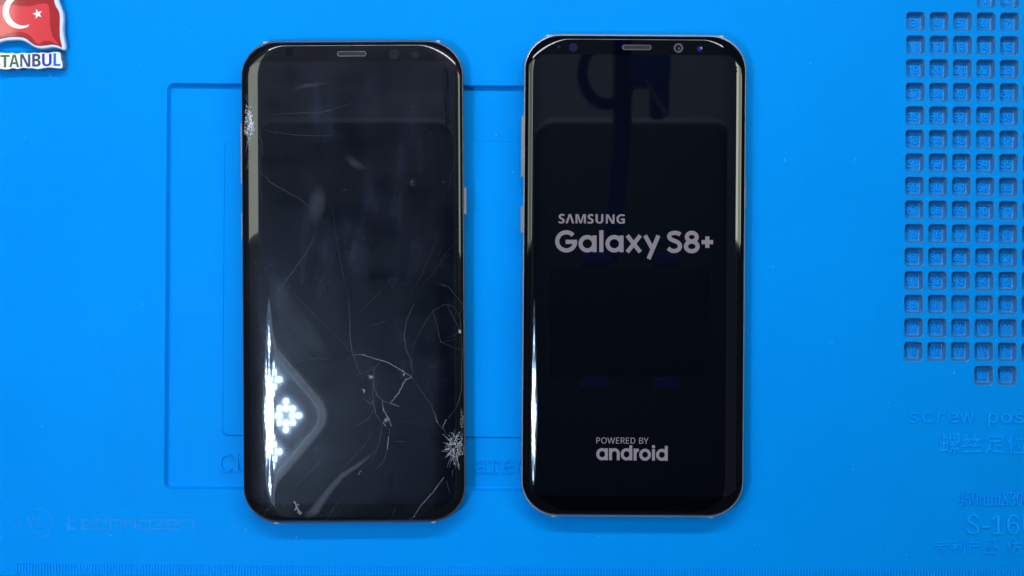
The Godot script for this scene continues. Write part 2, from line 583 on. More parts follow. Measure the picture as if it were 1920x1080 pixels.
	put.call("raised_lettering", "Circuit board repair area", "Droid Serif", 411, 850, 990, 898, 0.62, deep)
	# Chinese lettering from strokes in a square of 100
	var glyphs := {
		"luo": [[5, 22, 38, 22, 38, 50, 5, 50, 5, 22], [21, 4, 21, 84], [2, 88, 40, 80], [34, 68, 43, 88], [52, 6, 95, 6, 95, 42, 52, 42, 52, 6], [73, 6, 73, 42], [52, 24, 95, 24], [74, 44, 56, 57, 77, 60], [90, 50, 58, 77, 96, 74], [75, 77, 75, 97, 66, 94], [61, 82, 49, 96], [86, 82, 98, 95]],
		"si": [[30, 4, 11, 34, 36, 32], [42, 28, 8, 66, 46, 60], [72, 4, 54, 34, 79, 32], [88, 28, 52, 66, 93, 60], [3, 92, 98, 90]],
		"ding": [[50, 1, 52, 13], [10, 33, 13, 18, 90, 18, 84, 33], [22, 39, 80, 39], [50, 39, 50, 88], [50, 62, 82, 62], [28, 52, 21, 76, 4, 97], [22, 74, 45, 89, 98, 93]],
		"wei": [[31, 3, 7, 46], [20, 31, 20, 98], [62, 3, 69, 18], [40, 28, 97, 28], [51, 40, 59, 76], [85, 38, 73, 88], [35, 92, 99, 92]],
		"zhuan": [[20, 18, 82, 18], [6, 40, 96, 40], [50, 2, 33, 61, 80, 61, 46, 92], [36, 76, 64, 98]],
		"li": [[46, 4, 12, 17], [4, 35, 56, 35], [30, 12, 30, 98], [29, 39, 5, 76], [32, 45, 56, 66], [68, 14, 68, 70], [91, 4, 91, 95, 78, 88]],
		"chan": [[50, 1, 52, 14], [14, 18, 88, 18], [31, 24, 38, 39], [71, 22, 61, 42], [10, 45, 94, 45], [18, 45, 16, 74, 3, 98]],
		"pin": [[28, 5, 72, 5, 72, 42, 28, 42, 28, 5], [5, 54, 44, 54, 44, 96, 5, 96, 5, 54], [56, 54, 95, 54, 95, 96, 56, 96, 56, 54]],
		"fang": [[31, 3, 7, 46], [20, 31, 20, 98], [64, 2, 69, 17], [37, 25, 99, 25], [60, 25, 55, 60, 35, 97], [57, 50, 90, 50, 85, 92, 70, 88]],
	}
	for g in [["luo", 1761, 812, 38], ["si", 1803, 812, 38], ["ding", 1846, 812, 38], ["wei", 1887, 812, 40], ["zhuan", 1751, 1012, 26], ["li", 1783, 1012, 27], ["chan", 1814, 1012, 27], ["pin", 1846, 1012, 26], ["fang", 1886, 1012, 28]]:
		st = start()
		st.set_smooth_group(-1)
		var order := 0
		for line in glyphs[g[0]]:
			var pts := PackedVector2Array()
			for i in range(0, line.size(), 2):
				pts.append(ml(g[1] + line[i] * g[3] / 100.0, g[2] + line[i + 1] * g[3] / 100.0))
			order += 1
			stroke(st, pts, g[3] * 0.0125, -0.02, 0.42 + order * 0.004)
		part("raised_character", done(st), M.pale_silicone, t)
	# faint maker's name and round emblem
	var letters := {
		"t": [[0.1, -0.5, 0.1, 1, 0.9, 1], [0.1, 0, 0.8, 0]], "e": [[1, 1, 0, 1, 0, 0, 1, 0, 1, 0.5, 0.14, 0.5]], "c": [[1, 0, 0, 0, 0, 1, 1, 1]], "h": [[0, -0.5, 0, 1], [0.14, 0, 1, 0, 1, 1]],
		"n": [[0, 1, 0, 0, 1, 0, 1, 1]], "o": [[0, 0, 1, 0, 1, 1, 0, 1, 0, 0]], "z": [[0, 0, 1, 0, 0, 1, 1, 1]],
	}
	var word := "technozen"
	for i in word.length():
		st = start()
		st.set_smooth_group(-1)
		var order := 0
		for line in letters[word[i]]:
			var pts := PackedVector2Array()
			for q in range(0, line.size(), 2):
				pts.append(ml(127 + i * 26.8 + line[q] * 20.0, 976 + line[q + 1] * 16.0))
			order += 1
			stroke(st, pts, 0.75, -0.02, 0.09 + order * 0.003)
		part("raised_letter", done(st), M.faint, t)
	st = start()
	st.set_smooth_group(-1)
	var z_up := 0.09
	for line in [arc(70, 982, 28, 28, -100, 100, 20), V([52, 972, 62, 1000]), V([62, 968, 58, 984, 74, 976]), V([70, 990, 84, 984]), V([66, 1000, 82, 998]), arc(38, 981, 3, 3, 0, 330, 10), arc(45, 1002, 3.5, 3.5, 0, 330, 10), arc(36, 966, 3, 3, 0, 330, 10), arc(28, 988, 2.5, 2.5, 0, 330, 10)]:
		var pts := PackedVector2Array()
		for p in line: pts.append(ml(p.x, p.y))
		z_up += 0.003
		stroke(st, pts, 0.5, -0.02, z_up)
	part("raised_emblem", done(st), M.faint, t)
	# ruler along the front edge: raised millimetre marks
	st = start()
	st.set_smooth_group(-1)
	var zero := ml(32, 1060).x
	var z0 := ml(400, 1059).y
	for i in 431:
		var x := zero + i
		if x > R - 4: break
		var long := 9.5 if i % 10 == 0 else (6.2 if i % 5 == 0 else 3.4)
		stroke(st, PackedVector2Array([Vector2(x, z0), Vector2(x, z0 + long * 0.98)]), 0.34, -0.02, 0.45)
	var ruler := part("ruler_marks", done(st), M.pale_silicone, t)
	ruler.set_meta("kind", "stuff")

func flip(r: PackedVector3Array) -> PackedVector3Array:
	var o := r.duplicate()
	o.reverse()
	return o

# ---------------------------------------------------------------- phones
const HX := 36.7
const HZ := 79.75
const AX := 10.0
const AZ := 1.9
const BY := 2.5
const TOP := 8.1
const RC := 11.8

func glass_y(x: float) -> float:
	var d := absf(x) - (HX - 0.28 - AX)
	return TOP if d <= 0 else TOP - BY + BY * sqrt(maxf(0.0, 1.0 - pow(minf(d / AX, 0.995), 2)))

# the same near the rounded corners, where the glass curves both ways
func glass_height(x: float, z: float) -> float:
	var lo := 10.0
	var hi := 90.0
	for i in 22:
		var f := deg_to_rad((lo + hi) / 2)
		var ax := 0.3 + AX * (1 - cos(f)); var az := 0.62 + AZ * (1 - cos(f))
		var px := absf(x) - (HX - ax); var pz := absf(z) - (HZ - az)
		var rx := RC - 0.62 * ax; var rz := RC - 0.62 * az
		var inside := px <= 0 and pz <= 0
		if inside and px > -rx and pz > -rz: inside = pow((px + rx) / rx, 2) + pow((pz + rz) / rz, 2) <= 1.0
		if inside: lo = (lo + hi) / 2
		else: hi = (lo + hi) / 2
	return TOP - BY + BY * sin(deg_to_rad(lo))

func make_phones() -> void:
	var a := phone("cracked_phone", "black phone with a cracked, dark screen and two shattered edges", [663.9, 527.8], -0.3, true)
	details_cracked(a)
	var b := phone("lit_phone", "black phone with an intact screen showing grey start-up lettering", [1187.2, 516.8], 0.4, false)
	details_lit(b)

func ring(ax: float, az: float, y: float, n := 14) -> PackedVector3Array:
	return rr(0, 0, HX - ax, HZ - az, RC - 0.62 * ax, RC - 0.62 * az, y, n)

var spot_of := {}

func phone(called: String, label: String, at: Array, cw: float, worn: bool) -> Node3D:
	var c := mm(at[0], at[1], 4.0)
	var t := thing("phone", label, "phone", Vector3(c.x, 0.05, c.y) * MM, -cw, "")
	spot_of[t] = [c, cw]
	# back shell
	var st := start()
	st.set_smooth_group(1)
	loft(st, [ring(7, 4, 0), ring(3.2, 1.8, 0.35), ring(1.0, 0.7, 1.3), ring(0.3, 0.3, 2.4)], false, true)
	part("back_cover", done(st), M.back, t)
	# metal frame
	st = start()
	st.set_smooth_group(1)
	loft(st, [ring(0.3, 0.34, 2.4), ring(0.05, 0.08, 2.75), ring(0, 0, 3.2), ring(0, 0, 5.3), ring(0.05, 0.1, 5.75), ring(0.14, 0.25, 6.02), ring(0.27, 0.48, 6.15), ring(0.4, 0.75, 6.2)], false, false)
	var frame := part("frame", done(st), M.worn_frame if worn else M.frame, t)
	# curved front glass
	st = start()
	st.set_smooth_group(1)
	var rings := [ring(0.36, 0.68, 6.0)]
	for k in 25:
		var f := deg_to_rad(lerpf(10, 90, k / 24.0))
		rings.append(ring(0.3 + AX * (1 - cos(f)), 0.62 + AZ * (1 - cos(f)), TOP - BY + BY * sin(f)))
	loft(st, rings, true, false)
	var glass := part("front_glass", done(st), M.worn_glass if worn else M.glass, t)
	# display under the glass, a sheet following its curve
	st = start()
	st.set_smooth_group(1)
	var hx := HX - 1.7
	var z0 := -HZ + (7.5 if worn else 7.3)
	var z1 := HZ - (6.8 if worn else 7.3)
	var r := 5.5
	var grid := []
	for k in 57:
		var x := -hx + 2.0 * hx * k / 56.0
		var inset := 0.0
		var d := absf(x) - (hx - r)
		if d > 0: inset = r - sqrt(maxf(0, r * r - d * d))
		var col := PackedVector3Array()
		for m in 61:
			var f := 0.5 - 0.5 * cos(PI * m / 60.0)
			var z := lerpf(z0 + inset, z1 - inset, lerpf(m / 60.0, f, 0.85))
			col.append(Vector3(x, glass_height(x, z) + 0.012, z))
		grid.append(col)
	for k in 56:
		for m in 60:
			quad(st, grid[k][m], grid[k + 1][m], grid[k + 1][m + 1], grid[k][m + 1])
	part("display", done(st), M.worn_display if worn else M.display, t)
	# antenna bands across the frame
	for s in [[-28.6, -1], [28.3, -1], [-25.8, 1], [26.0, 1]]:
		st = start()
		var zz: float = s[1] * (HZ - 0.35)
		var x: float = s[0]
		# follow the rounded corner where the band sits in it
		var over := absf(x) - (HX - RC)
		if over > 0: zz -= s[1] * (RC - sqrt(RC * RC - over * over))
		box(st, Vector3(x - 0.75, 2.6, zz - 0.5), Vector3(x + 0.75, 6.05, zz + 0.5), 0.12)
		part("antenna_band", done(st), M.band, frame)
	return t

func lp(t: Node3D, px: float, py: float, h := TOP) -> Vector2:
	var s: Array = spot_of[t]
	return unturn(mm(px, py, h) - s[0], s[1])

func button(t: Node3D, called: String, px: float, y0: float, y1: float, side: float, out: float) -> void:
	var a := lp(t, px, y0, 4.5).y
	var b := lp(t, px, y1, 4.5).y
	var st := start()
	st.set_smooth_group(-1)
	var x0 := side * (HX - 0.5); var x1 := side * (HX + out)
	box(st, Vector3(minf(x0, x1), 3.3, a), Vector3(maxf(x0, x1), 5.3, b), 0.22)
	part(called, done(st), M.button, t)

func disc(t: Node3D, called: String, px: float, py: float, r_px: float, m: Material, y: float, parent: Node3D = null) -> MeshInstance3D:
	var c := lp(t, px, py)
	var st := start()
	st.set_smooth_group(-1)
	loft(st, [circle(c.x, c.y, r_px / 5.71, TOP - 0.01), circle(c.x, c.y, r_px / 5.71, TOP + y)], true, false)
	return part(called, done(st), m, parent if parent else t)

func earpiece(t: Node3D, px: float, py: float) -> void:
	var c := lp(t, px, py)
	var st := start()
	loft(st, [rr(c.x, c.y, 4.85, 0.9, 0.85, 0.85, TOP - 0.01), rr(c.x, c.y, 4.8, 0.85, 0.8, 0.8, TOP + 0.06), rr(c.x, c.y, 4.5, 0.58, 0.55, 0.55, TOP + 0.06), rr(c.x, c.y, 4.48, 0.56, 0.54, 0.54, TOP + 0.02)], false, false)
	var rim := part("earpiece", done(st), M.grille_rim, t)
	st = start()
	st.set_smooth_group(-1)
	fan(st, rr(c.x, c.y, 4.49, 0.57, 0.54, 0.54, TOP + 0.022), false)
	part("grille", done(st), M.grille, rim)

func details_lit(t: Node3D) -> void:
	button(t, "volume_button", 978, 217, 333, -1, 0.75)
	button(t, "side_button", 978, 386, 437, -1, 0.75)
	button(t, "power_button", 1396, 339, 390, 1, 0.35)
	earpiece(t, 1194, 89)
	var lens := disc(t, "front_camera", 1272, 90, 9, M.lens_ring, 0.03)
	disc(t, "lens", 1272, 90, 5.5, M.lens_black, 0.045, lens)
	disc(t, "pupil", 1273, 91, 2.2, M.lens_ring, 0.055, lens)
	var iris := disc(t, "iris_scanner", 1312, 91.5, 6.5, M.lens_black, 0.03)
	disc(t, "pupil", 1312, 91.5, 4.2, M.iris_blue, 0.045, iris)
	disc(t, "glint", 1315, 90, 1.4, M.crack_bright, 0.055, iris)
	disc(t, "proximity_sensor", 1075, 89, 8, M.iris_dim, 0.03)
	disc(t, "indicator_light", 1048, 88, 3, M.iris_dim, 0.03)
	# start-up lettering on the screen
	var disp: Node3D = t.get_node("display")
	var q := func(zx: float, zy: float, oy: float) -> Vector2: return lp(t, 940 + zx / 4.0, oy + zy / 4.0)
	var fit := func(text: String, bold: bool, zx0: float, zy0: float, zx1: float, zy1: float, oy: float):
		lay_text("screen_text", text_mesh(text, "Droid Sans", bold, 0.01), M.screen_text, disp, q.call(zx0, zy0, oy), q.call(zx1, zy1, oy), TOP + 0.02)
	fit.call("SΛMSUNG", true, 430, 484, 926, 559, 280.0)
	fit.call("POWERED BY", false, 713, 240, 1103, 288, 760.0)
	var draw := func(letters: Array, w: float, oy: float):
		for letter in letters:
			var st := start()
			st.set_smooth_group(-1)
			var k := 0
			for line in letter:
				var pts := PackedVector2Array()
				for p in line: pts.append(q.call(p.x, p.y, oy))
				var closed := pts[0].distance_to(pts[-1]) < 0.02
				if closed: pts.remove_at(pts.size() - 1)
				k += 1
				stroke(st, pts, w / 4.0 / 5.709, TOP + 0.018, TOP + 0.03 + k * 0.003, closed)
			part("screen_text", done(st), M.screen_text, disp)
	var gg := arc(487, 690, 68, 68, -42, -360, 32)
	gg.append_array(V([553, 694, 482, 694]))
	gg.remove_at(32)
	var ss := arc(1298, 655, 42, 34, -35, -180, 14)
	ss.append_array(arc(1298, 655, 42, 34, -180, -250, 6).slice(1))
	ss.append_array(arc(1295, 730, 44, 38, -60, 60, 12))
	ss.append_array(arc(1295, 726, 44, 37, 70, 145, 10))
	ss = V([1342, 640, 1330, 632, 1314, 627, 1298, 626, 1280, 629, 1265, 637, 1258, 650, 1261, 664, 1272, 675, 1290, 683, 1308, 690, 1326, 700, 1338, 714, 1340, 731, 1333, 747, 1318, 758, 1299, 763, 1280, 761, 1264, 753, 1250, 741])
	draw.call([
		[gg],
		[arc(645, 708, 51, 50, 0, 360, 28), V([699, 646, 699, 771])],
		[V([750, 607, 750, 771])],
		[arc(847, 708, 51, 50, 0, 360, 28), V([901, 646, 901, 771])],
		[V([944, 646, 1042, 771]), V([1042, 646, 944, 771])],
		[V([1078, 646, 1136, 752]), V([1178, 646, 1104, 822])],
		[ss],
		[arc(1428, 658, 37, 32, 0, 360, 24), arc(1428, 728, 44, 36, 0, 360, 26)],
		[V([1545, 653, 1545, 739]), V([1502, 696, 1588, 696])],
	], 31, 280.0)
	draw.call([
		[arc(756, 366, 33, 35, 0, 360, 22), V([788, 322, 788, 411])],
		[V([819, 411, 819, 322]), PackedVector2Array(Array(arc(848, 360, 29, 28, 180, 360, 14)) + [Vector2(877, 411)])],
		[arc(939, 367, 33, 35, 0, 360, 22), V([971, 300, 971, 412])],
		[V([1003, 413, 1003, 324]), arc(1036, 366, 33, 33, 180, 262, 8)],
		[arc(1078, 370, 33, 34, 0, 360, 22)],
		[V([1141, 328, 1141, 414])], [V([1130, 310, 1152, 310])],
		[arc(1204, 371, 33, 34, 0, 360, 22), V([1237, 304, 1237, 416])],
	], 22, 760.0)

func details_cracked(t: Node3D) -> void:
	button(t, "volume_button", 455, 232, 345, -1, 0.45)
	button(t, "side_button", 455, 398, 450, -1, 0.35)
	button(t, "power_button", 873, 352, 402, 1, 0.7)
	earpiece(t, 659.5, 101)
	disc(t, "front_camera", 739, 101.5, 9.5, M.sensor, 0.03)
	disc(t, "iris_scanner", 779, 102, 6.5, M.sensor, 0.03)
	disc(t, "proximity_sensor", 542, 98, 8, M.lens_black, 0.03)
	disc(t, "indicator_light", 515.5, 103, 3, M.iris_dim, 0.03)
	var g: Node3D = t.get_node("front_glass")
	# cracks: [brightness 0..2, width mm, points in photograph pixels]
	var cracks := [
		[1, 0.14, [514, 215, 545, 212, 592, 212, 620, 206, 660, 194]], [1, 0.13, [492, 244, 532, 250, 570, 254, 624, 254.5]], [1, 0.12, [481, 252, 491, 262, 492, 287]],
		[1, 0.16, [487, 324, 500, 332, 506, 341, 537, 359, 557, 370, 576, 384]], [0, 0.14, [576, 384, 590, 402, 594, 420, 590, 442]], [1, 0.17, [590, 442, 575, 472, 566, 485, 536, 527, 522, 546]],
		[0, 0.16, [536, 527, 549, 542, 562, 562, 592, 592, 627, 627, 657, 659]], [0, 0.16, [625, 380, 627, 420, 637, 485, 645, 520, 652, 545, 654, 562]], [1, 0.18, [654, 562, 656, 600, 657, 640, 662, 666, 672, 692, 682, 711]],
		[2, 0.17, [662, 666, 680, 665, 695, 670, 714, 675.5, 727, 679, 745, 690, 762, 700, 772, 707]], [1, 0.19, [772, 707, 775, 695, 769, 672, 761, 652, 758, 630, 762, 602, 770, 582, 776, 570]],
		[0, 0.15, [770, 560, 775, 542, 790, 517, 810, 470, 825, 427]], [0, 0.14, [785, 542, 812, 512, 840, 470, 856, 452]], [1, 0.14, [772, 707, 795, 740, 810, 762, 822, 795]], [2, 0.2, [772, 707, 760, 712, 750, 732, 740, 746, 732, 756]],
		[1, 0.2, [732, 756, 717, 752, 707, 740, 700, 722, 701, 695, 712, 677]], [2, 0.15, [732, 756, 748, 762]], [2, 0.17, [717, 752, 719, 770, 730, 785, 733, 800]], [2, 0.16, [730, 785, 718, 792, 724, 800]],
		[1, 0.17, [700, 722, 699, 750, 705, 777, 717, 795]], [1, 0.16, [680, 744, 695, 758, 700, 750]], [2, 0.17, [689, 703, 695, 710, 699, 706]], [2, 0.14, [680, 730, 684, 734, 681, 738]],
		[0, 0.14, [657, 667, 640, 682, 630, 705, 627, 726, 607, 740]], [1, 0.13, [717, 795, 710, 835, 695, 865]], [2, 0.15, [676, 883, 671, 891]], [1, 0.14, [731, 802, 730, 815]], [2, 0.22, [729, 818, 727, 842]], [1, 0.16, [727, 842, 720, 865, 706, 880]],
		[1, 0.12, [697, 810, 685, 835, 660, 860, 637, 887]], [1, 0.13, [702, 765, 690, 787, 670, 797]], [0, 0.12, [737, 787, 790, 797, 820, 817]],
		[1, 0.13, [817, 530, 840, 537, 855, 555, 867, 570, 866, 582, 861, 590]], [1, 0.11, [832, 571, 845, 572, 855, 582, 862, 595, 864, 612, 857, 625, 837, 635]], [1, 0.12, [832, 571, 812, 584, 800, 600, 785, 627, 772, 657]],
		[1, 0.12, [812, 584, 820, 612, 827, 641, 845, 650, 862, 655]], [1, 0.12, [838, 572, 850, 595, 861, 617]], [0, 0.14, [827, 641, 850, 637, 864, 632]], [1, 0.16, [865, 630, 866, 660, 865, 700, 865, 730, 855, 765, 840, 785]],
		[1, 0.13, [822, 795, 832, 805, 842, 820]], [2, 0.15, [837, 788, 829, 803]], [2, 0.14, [815, 780, 822, 794]], [2, 0.14, [832, 895, 812, 922, 790, 947, 777, 967, 771, 973]], [1, 0.12, [638, 938, 625, 953, 617, 968, 613, 974]], [1, 0.12, [742, 955, 733, 968]],
		[1, 0.15, [587, 810, 545, 837, 505, 859]], [1, 0.12, [582, 788, 568, 814, 563, 823]], [1, 0.11, [622, 850, 590, 877, 555, 911]], [1, 0.1, [542, 684, 570, 677, 600, 671, 617, 674]], [1, 0.12, [600, 742, 599, 774]],
		[1, 0.12, [743, 827, 762, 828]], [0, 0.1, [700, 626, 716, 606, 735, 590]], [1, 0.12, [692, 612, 722, 603]], [1, 0.1, [671, 585, 690, 570, 715, 546]], [1, 0.16, [640, 357, 650, 356]], [1, 0.14, [828, 341, 834, 342]], [1, 0.14, [477, 490, 481, 499]],
		[0, 0.13, [855, 295, 846, 330, 842, 362]], [1, 0.14, [837, 902, 843, 925]], [1, 0.14, [850, 880, 847, 895]], [1, 0.1, [665, 705, 690, 696, 702, 688]],
	]
	for c in cracks:
		var ctrl := PackedVector2Array()
		for i in range(0, c[2].size(), 2): ctrl.append(lp(t, c[2][i], c[2][i + 1]))
		crack(g, ctrl, c[1] * 0.56, c[0])
	# crushed glass where the phone hit the ground
	shatter(t, g, 466, 231, 10, 36, 480, 1.5)
	shatter(t, g, 696, 707, 4, 3, 26, 1.2)
	shatter(t, g, 682, 732, 2, 3, 12, 1.2)
	shatter(t, g, 725, 788, 5, 6, 30, 1.0)
	shatter(t, g, 757, 702, 2, 2, 10, 1.4)
	shatter(t, g, 862, 622, 3, 4, 24, 1.2)
	shatter(t, g, 866, 790, 3, 22, 70, 0.9)
	shatter(t, g, 468, 215, 5, 9, 120, 2.2)
	shatter(t, g, 469, 237, 6, 10, 120, 2.2)
	shatter(t, g, 854, 838, 16, 27, 620)
	for q in [[456, 178, 470, 205], [460, 175, 474, 210], [478, 180, 472, 198], [462, 262, 458, 285], [466, 262, 460, 272], [481, 250, 470, 246], [464, 300, 460, 318], [463, 315, 467, 322], [470, 280, 462, 292]]:
		crack(g, PackedVector2Array([lp(t, q[0], q[1]), lp(t, (q[0] + q[2]) / 2.0 + 2, (q[1] + q[3]) / 2.0), lp(t, q[2], q[3])]), 0.14, 1)
	for k in 26:
		var a := rng.randf() * TAU
		if cos(a) > 0.55: a += PI
		var r0 := rng.randf_range(8, 14); var r1 := r0 + rng.randf_range(8, 26)
		var bend := rng.randf_range(-0.2, 0.2)
		var pts := PackedVector2Array()
		for s in 4:
			var rr_ := lerpf(r0, r1, s / 3.0)
			var x := minf(854 + cos(a + bend * s / 3.0) * rr_ * 0.8, 869.0)
			pts.append(lp(t, x, 838 + sin(a + bend * s / 3.0) * rr_ * 1.3))
		crack(g, pts, rng.randf_range(0.08, 0.14), 1 if rng.randf() < 0.7 else 2)
	# dried smear near the lower left corner, and dust
	var st := start()
	st.set_smooth_group(-1)
	for q in [[551, 940, 556, 948, 3], [556, 948, 561, 945, 2], [556, 948, 554, 956, 3], [556, 950, 561, 960, 3], [559, 958, 564, 964, 5], [555, 953, 552, 957, 2]]:
		stroke(st, PackedVector2Array([lp(t, q[0], q[1]), lp(t, (q[0] + q[2]) / 2.0 + 0.6, (q[1] + q[3]) / 2.0), lp(t, q[2], q[3])]), q[4] / 5.7, TOP + 0.01, TOP + 0.035 + q[2] * 0.00002)
	part("dried_smear", done(st), mat(0.12, 0.125, 0.14, 0.6), g)
	# one painted reflection stripe, then greasy finger marks: films fading out at their edges
	faded_film(t, g, V([712, 838, 672, 872, 640, 893, 615, 922, 590, 958, 570, 972]), PackedFloat32Array([3, 8, 12, 15, 20, 12]), 0.2)  # mirrored stripe, painted onto the glass as a pale film
	faded_film(t, g, V([600, 345, 596, 370, 592, 395, 588, 425]), PackedFloat32Array([14, 34, 36, 18]), 0.09)
	faded_film(t, g, V([505, 500, 520, 545, 545, 590, 580, 630, 625, 680]), PackedFloat32Array([20, 44, 52, 46, 20]), 0.045)
	faded_film(t, g, V([648, 292, 664, 306, 690, 318]), PackedFloat32Array([12, 18, 8]), 0.1)
	faded_film(t, g, V([735, 890, 733, 912]), PackedFloat32Array([8, 14]), 0.12)
	faded_film(t, g, V([545, 168, 575, 160, 625, 155]), PackedFloat32Array([4, 9, 5]), 0.1)
	st = start()
	for k in 90:
		var p := Vector2(rng.randf_range(-31, 31), rng.randf_range(-74, 75))
		speck(st, Vector3(p.x, glass_y(p.x) + 0.03, p.y), rng.randf_range(0.05, 0.13))
	for k in 70:
		var p := lp(t, 500 + rng.randfn() * 12, 958 + rng.randfn() * 7)
		if absf(p.x) < 33 and p.y < 77: speck(st, Vector3(p.x, glass_y(p.x) + 0.03, p.y), rng.randf_range(0.04, 0.1))
	for k in 40:
		var p := lp(t, 742 + rng.randfn() * 14, 532 + rng.randfn() * 5)
		speck(st, Vector3(p.x, TOP + 0.03, p.y), rng.randf_range(0.03, 0.09))
	for k in 60:
		var p := lp(t, 773 + rng.randfn() * 3.5, 342 + rng.randfn() * 3.5)
		speck(st, Vector3(p.x, TOP + 0.03, p.y), rng.randf_range(0.03, 0.08))
	part("dust", done(st), M.crack, g).set_meta("kind", "stuff")

func faded_film(t: Node3D, g: Node3D, path: PackedVector2Array, widths: PackedFloat32Array, strength: float) -> void:
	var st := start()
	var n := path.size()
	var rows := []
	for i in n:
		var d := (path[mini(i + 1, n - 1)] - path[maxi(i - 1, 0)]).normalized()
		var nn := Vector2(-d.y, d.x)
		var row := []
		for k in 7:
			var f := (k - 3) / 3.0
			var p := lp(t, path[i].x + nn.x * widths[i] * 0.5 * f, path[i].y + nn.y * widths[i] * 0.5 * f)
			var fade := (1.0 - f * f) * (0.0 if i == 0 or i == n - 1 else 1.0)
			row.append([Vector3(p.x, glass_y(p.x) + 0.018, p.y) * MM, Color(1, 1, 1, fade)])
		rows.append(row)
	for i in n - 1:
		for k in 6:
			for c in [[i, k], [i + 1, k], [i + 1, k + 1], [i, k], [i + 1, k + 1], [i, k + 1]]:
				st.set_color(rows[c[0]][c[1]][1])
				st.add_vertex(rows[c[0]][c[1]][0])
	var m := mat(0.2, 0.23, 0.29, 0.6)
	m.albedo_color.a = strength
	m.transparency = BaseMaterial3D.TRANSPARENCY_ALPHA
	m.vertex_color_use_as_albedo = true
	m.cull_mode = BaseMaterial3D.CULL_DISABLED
	part("grease_and_reflection", done(st), m, g)

# a small flake: four-sided pyramid
func speck(st: SurfaceTool, p: Vector3, r: float) -> void:
	var a := rng.randf() * TAU
	var pts := []
	for k in 4: pts.append(p + Vector3(cos(a + k * PI / 2), 0, sin(a + k * PI / 2)) * r * rng.randf_range(0.6, 1.4))
	var top := p + Vector3(0, r * 0.6, 0)
	for k in 4: tri(st, top, pts[k], pts[(k + 1) % 4])

func crack(g: Node3D, ctrl: PackedVector2Array, w: float, bright: int) -> void:
	var st := start()
	st.set_smooth_group(-1)
	# smooth the control points, then roughen the line a little
	var cur := Curve2D.new()
	for i in ctrl.size():
		var tan := Vector2.ZERO
		if i > 0 and i < ctrl.size() - 1: tan = (ctrl[i + 1] - ctrl[i - 1]) / 6.0
		cur.add_point(ctrl[i], -tan, tan)
	var n := int(maxf(3, cur.get_baked_length() / 0.6))
	var pts := []
	for i in n + 1:
		pts.append(cur.sample_baked(cur.get_baked_length() * i / n) + Vector2(rng.randfn(), rng.randfn()) * (0.07 if i > 0 and i < n else 0.0))
	for i in n:
		var a: Vector2 = pts[i]; var b: Vector2 = pts[i + 1]
		var d := (b - a).normalized()
		var nn := Vector2(-d.y, d.x)
		var wa := w * (0.45 + 0.55 * sin(PI * clampf(float(i) / n, 0.08, 0.92))) * 0.5
		var wb := w * (0.45 + 0.55 * sin(PI * clampf(float(i + 1) / n, 0.08, 0.92))) * 0.5
		var ya := glass_y(a.x) + 0.02; var yb := glass_y(b.x) + 0.02
		var h := Vector3(0, 0.03, 0)
		var l0 := Vector3(a.x - nn.x * wa, ya, a.y - nn.y * wa); var r0 := Vector3(a.x + nn.x * wa, ya, a.y + nn.y * wa)
		var l1 := Vector3(b.x - nn.x * wb, yb, b.y - nn.y * wb); var r1 := Vector3(b.x + nn.x * wb, yb, b.y + nn.y * wb)
		var m0 := Vector3(a.x, ya, a.y) + h; var m1 := Vector3(b.x, yb, b.y) + h
		quad(st, l0, l1, m1, m0)
		quad(st, m0, m1, r1, r0)
	if bright > 0:
		for k in int(n * (0.6 if bright == 2 else 0.25)):
			var p: Vector2 = pts[rng.randi() % pts.size()] + Vector2(rng.randfn(), rng.randfn()) * 0.16
			speck(st, Vector3(p.x, glass_y(p.x) + 0.04, p.y), rng.randf_range(0.05, 0.14))
	part("crack", done(st), [M.crack_faint, M.crack, M.crack_bright][bright], g)

func shatter(t: Node3D, g: Node3D, px: float, py: float, rx: float, ry: float, count: int, thick := 1.0) -> void:
	for pass_ in 2:
		var st := start()
		st.set_smooth_group(-1)
		for k in (count if pass_ == 0 else count / 2):
			var a := rng.randf() * TAU
			var r := sqrt(rng.randf()) * (1.0 + 0.25 * sin(a * 5.0))
			var p := lp(t, clampf(px + cos(a) * r * rx, 457, 869.5), py + sin(a) * r * ry)
			var y := glass_y(p.x) + 0.03
			var s := rng.randf_range(0.12, 0.5) * (1.1 - 0.4 * r)
			var b := rng.randf() * TAU
			var dir := Vector3(cos(b), rng.randf_range(0.0, 0.5), sin(b)) * s
			var side := Vector3(-sin(b), rng.randf_range(-0.5, 0.5), cos(b)) * s * rng.randf_range(0.05, 0.2) * thick
			var o := Vector3(p.x, y, p.y)
			tri(st, o - side, o + dir, o + side)
		part("crushed_glass", done(st), M.shard if pass_ == 0 else M.shard_dark, g).set_meta("kind", "stuff")

